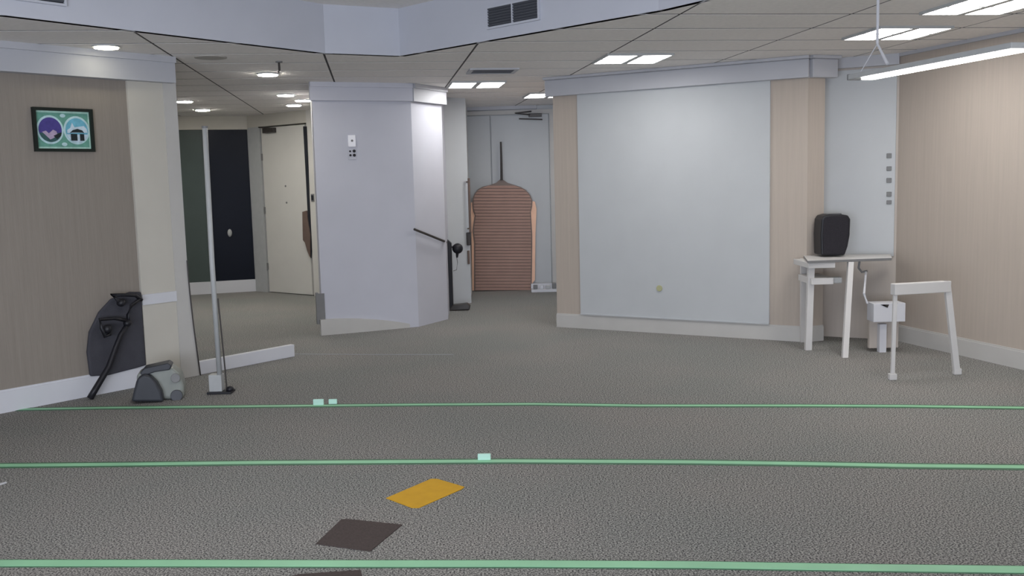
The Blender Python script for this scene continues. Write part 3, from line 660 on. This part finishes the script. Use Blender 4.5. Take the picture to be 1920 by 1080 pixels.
# trestle right of the desk
f0, f1 = pl(1673, 712), pl(1794, 702); PTq = Plane(f0, f1)
ta, tb_ = PTq.hit(1676, 540), PTq.hit(1777, 538); tz = PTq.hit(1728, 529)[1]; tz0 = PTq.hit(1728, 550)[1]
tre = thing('white_trestle', ((f0.x+f1.x)/2, (f0.y+f1.y)/2, 0), 'white trestle frame with a splayed leg before the right wall', 'trestle')
build('top_bar', MB().pbox(PTq, ta[0]-.01, tz0, tb_[0]+.01, tz, -.03, .03), M['desk'], tre, bevel=.006)
build('leg', leg(f1, PTq.at(tb_[0]-.012, tz), .024), M['desk'], tre, bevel=.004)
build('leg', leg(f0, PTq.at(ta[0]+.012, tz0), .015), M['desk'], tre, bevel=.004)
for q, nm in ((f0, 'foot'), (f1, 'foot')): build(nm, MB().box(q.x-.028, q.y-.022, 0, q.x+.030, q.y+.022, .05), M['desk'], tre, bevel=.006)
# ---------------------------------------------------------------- tapes on the carpet
def strip(pts, w, z0, z1):
    mb = MB(); n = len(pts); P = [pl(*p) for p in pts]; L = []; 
    for i, p in enumerate(P):
        t = (P[min(i+1, n-1)]-P[max(i-1, 0)]).normalized(); s = Vector((-t.y, t.x, 0)); L.append((p+s*w/2, p-s*w/2))
    for i in range(n):
        for q in L[i]: mb.v.append(Vector((q.x, q.y, z0)))
        for q in L[i]: mb.v.append(Vector((q.x, q.y, z1)))
    for i in range(n-1):
        a = i*4; b = a+4
        mb.f += [(a+2, a+3, b+3, b+2), (a, b, b+1, a+1), (a, a+2, b+2, b), (a+1, b+1, b+3, a+3)]
    mb.f += [(0, 1, 3, 2), (n*4-4, n*4-2, n*4-1, n*4-3)]
    return mb
def tape(pts, w, we, label):
    c = pl(*pts[len(pts)//2]); t = thing('floor_tape', (c.x, c.y, 0), label, 'tape', 'green tape lines across the carpet')
    build('dark_edge', strip(pts, we, .0005, .0025), M['tapeedge'], t); build('tape_strip', strip(pts, w, .0025, .004), M['tape'], t)
tape([(-60, 1057), (300, 1057), (700, 1058), (960, 1058), (1300, 1060), (1600, 1065), (1980, 1070)], .066, .085, 'widest green tape line nearest the photographer')
tape([(-60, 874), (250, 871), (480, 868), (960, 865), (1300, 867), (1500, 870), (1700, 874), (1980, 877)], .052, .105, 'middle green tape line with one mint tag')
tape([(35, 768), (200, 765), (400, 763), (600, 761), (800, 759), (1000, 758), (1200, 761), (1500, 761), (1700, 762), (1980, 766)], .040, .10, 'farthest green tape line starting at the left baseboard')
o = build('pale_thread', strip([(552, 664), (700, 665), (850, 665)], .018, .0005, .003), M['paleline'])
tag(o, 'faint pale line on the carpet running right from the low white board', 'line')
def tagpiece(x, y, w, h, label, g=None):
    c = pl(x, y+h/2); ww = w*c.y/FPX; a = pl(x, y-h/2)
    o = build('tape_tag', MB().box(c.x-ww/2, c.y, .004, c.x+ww/2, c.y+.02, .004+h*c.y/FPX*.95), M['mint'], bevel=.004); tag(o, label, 'tag', 'mint tags on the tape lines')
tagpiece(908, 858, 25, 13, 'pale mint tag standing on the middle tape line')
tagpiece(597, 755, 20, 12, 'left and brighter of two mint tags on the farthest tape line')
tagpiece(624, 754, 16, 10, 'right and smaller of two mint tags on the farthest tape line')
# ---------------------------------------------------------------- flat squares on the carpet
def card(name, pts, m, label, cat, h=.003):
    o = build(name, MB().prism([pl(*q) + Vector((0, 0, .001)) for q in pts], (0, 0, h)), m); tag(o, label, cat)
card('yellow_card', [(724, 935), (808, 899), (820, 899), (871, 914), (866, 918), (786, 953), (772, 953)], M['yellow'], 'bright yellow rectangular card lying on the carpet', 'card')
card('dark_carpet_square', [(592, 1021), (640, 975), (650, 974), (754, 985), (694, 1035)], M['darkcard'], 'dark brown carpet square left below the yellow card', 'carpet square')
card('dark_carpet_piece', [(540, 1083), (560, 1078), (676, 1070), (680, 1084), (676, 1100), (540, 1100)], M['darkcard'], 'dark carpet piece cut by the bottom edge of the photo', 'carpet piece')
card('white_scrap', [(-6, 909), (12, 904), (13, 906), (-2, 911)], M['trim'], 'tiny white paper scrap at the left edge of the carpet', 'scrap')
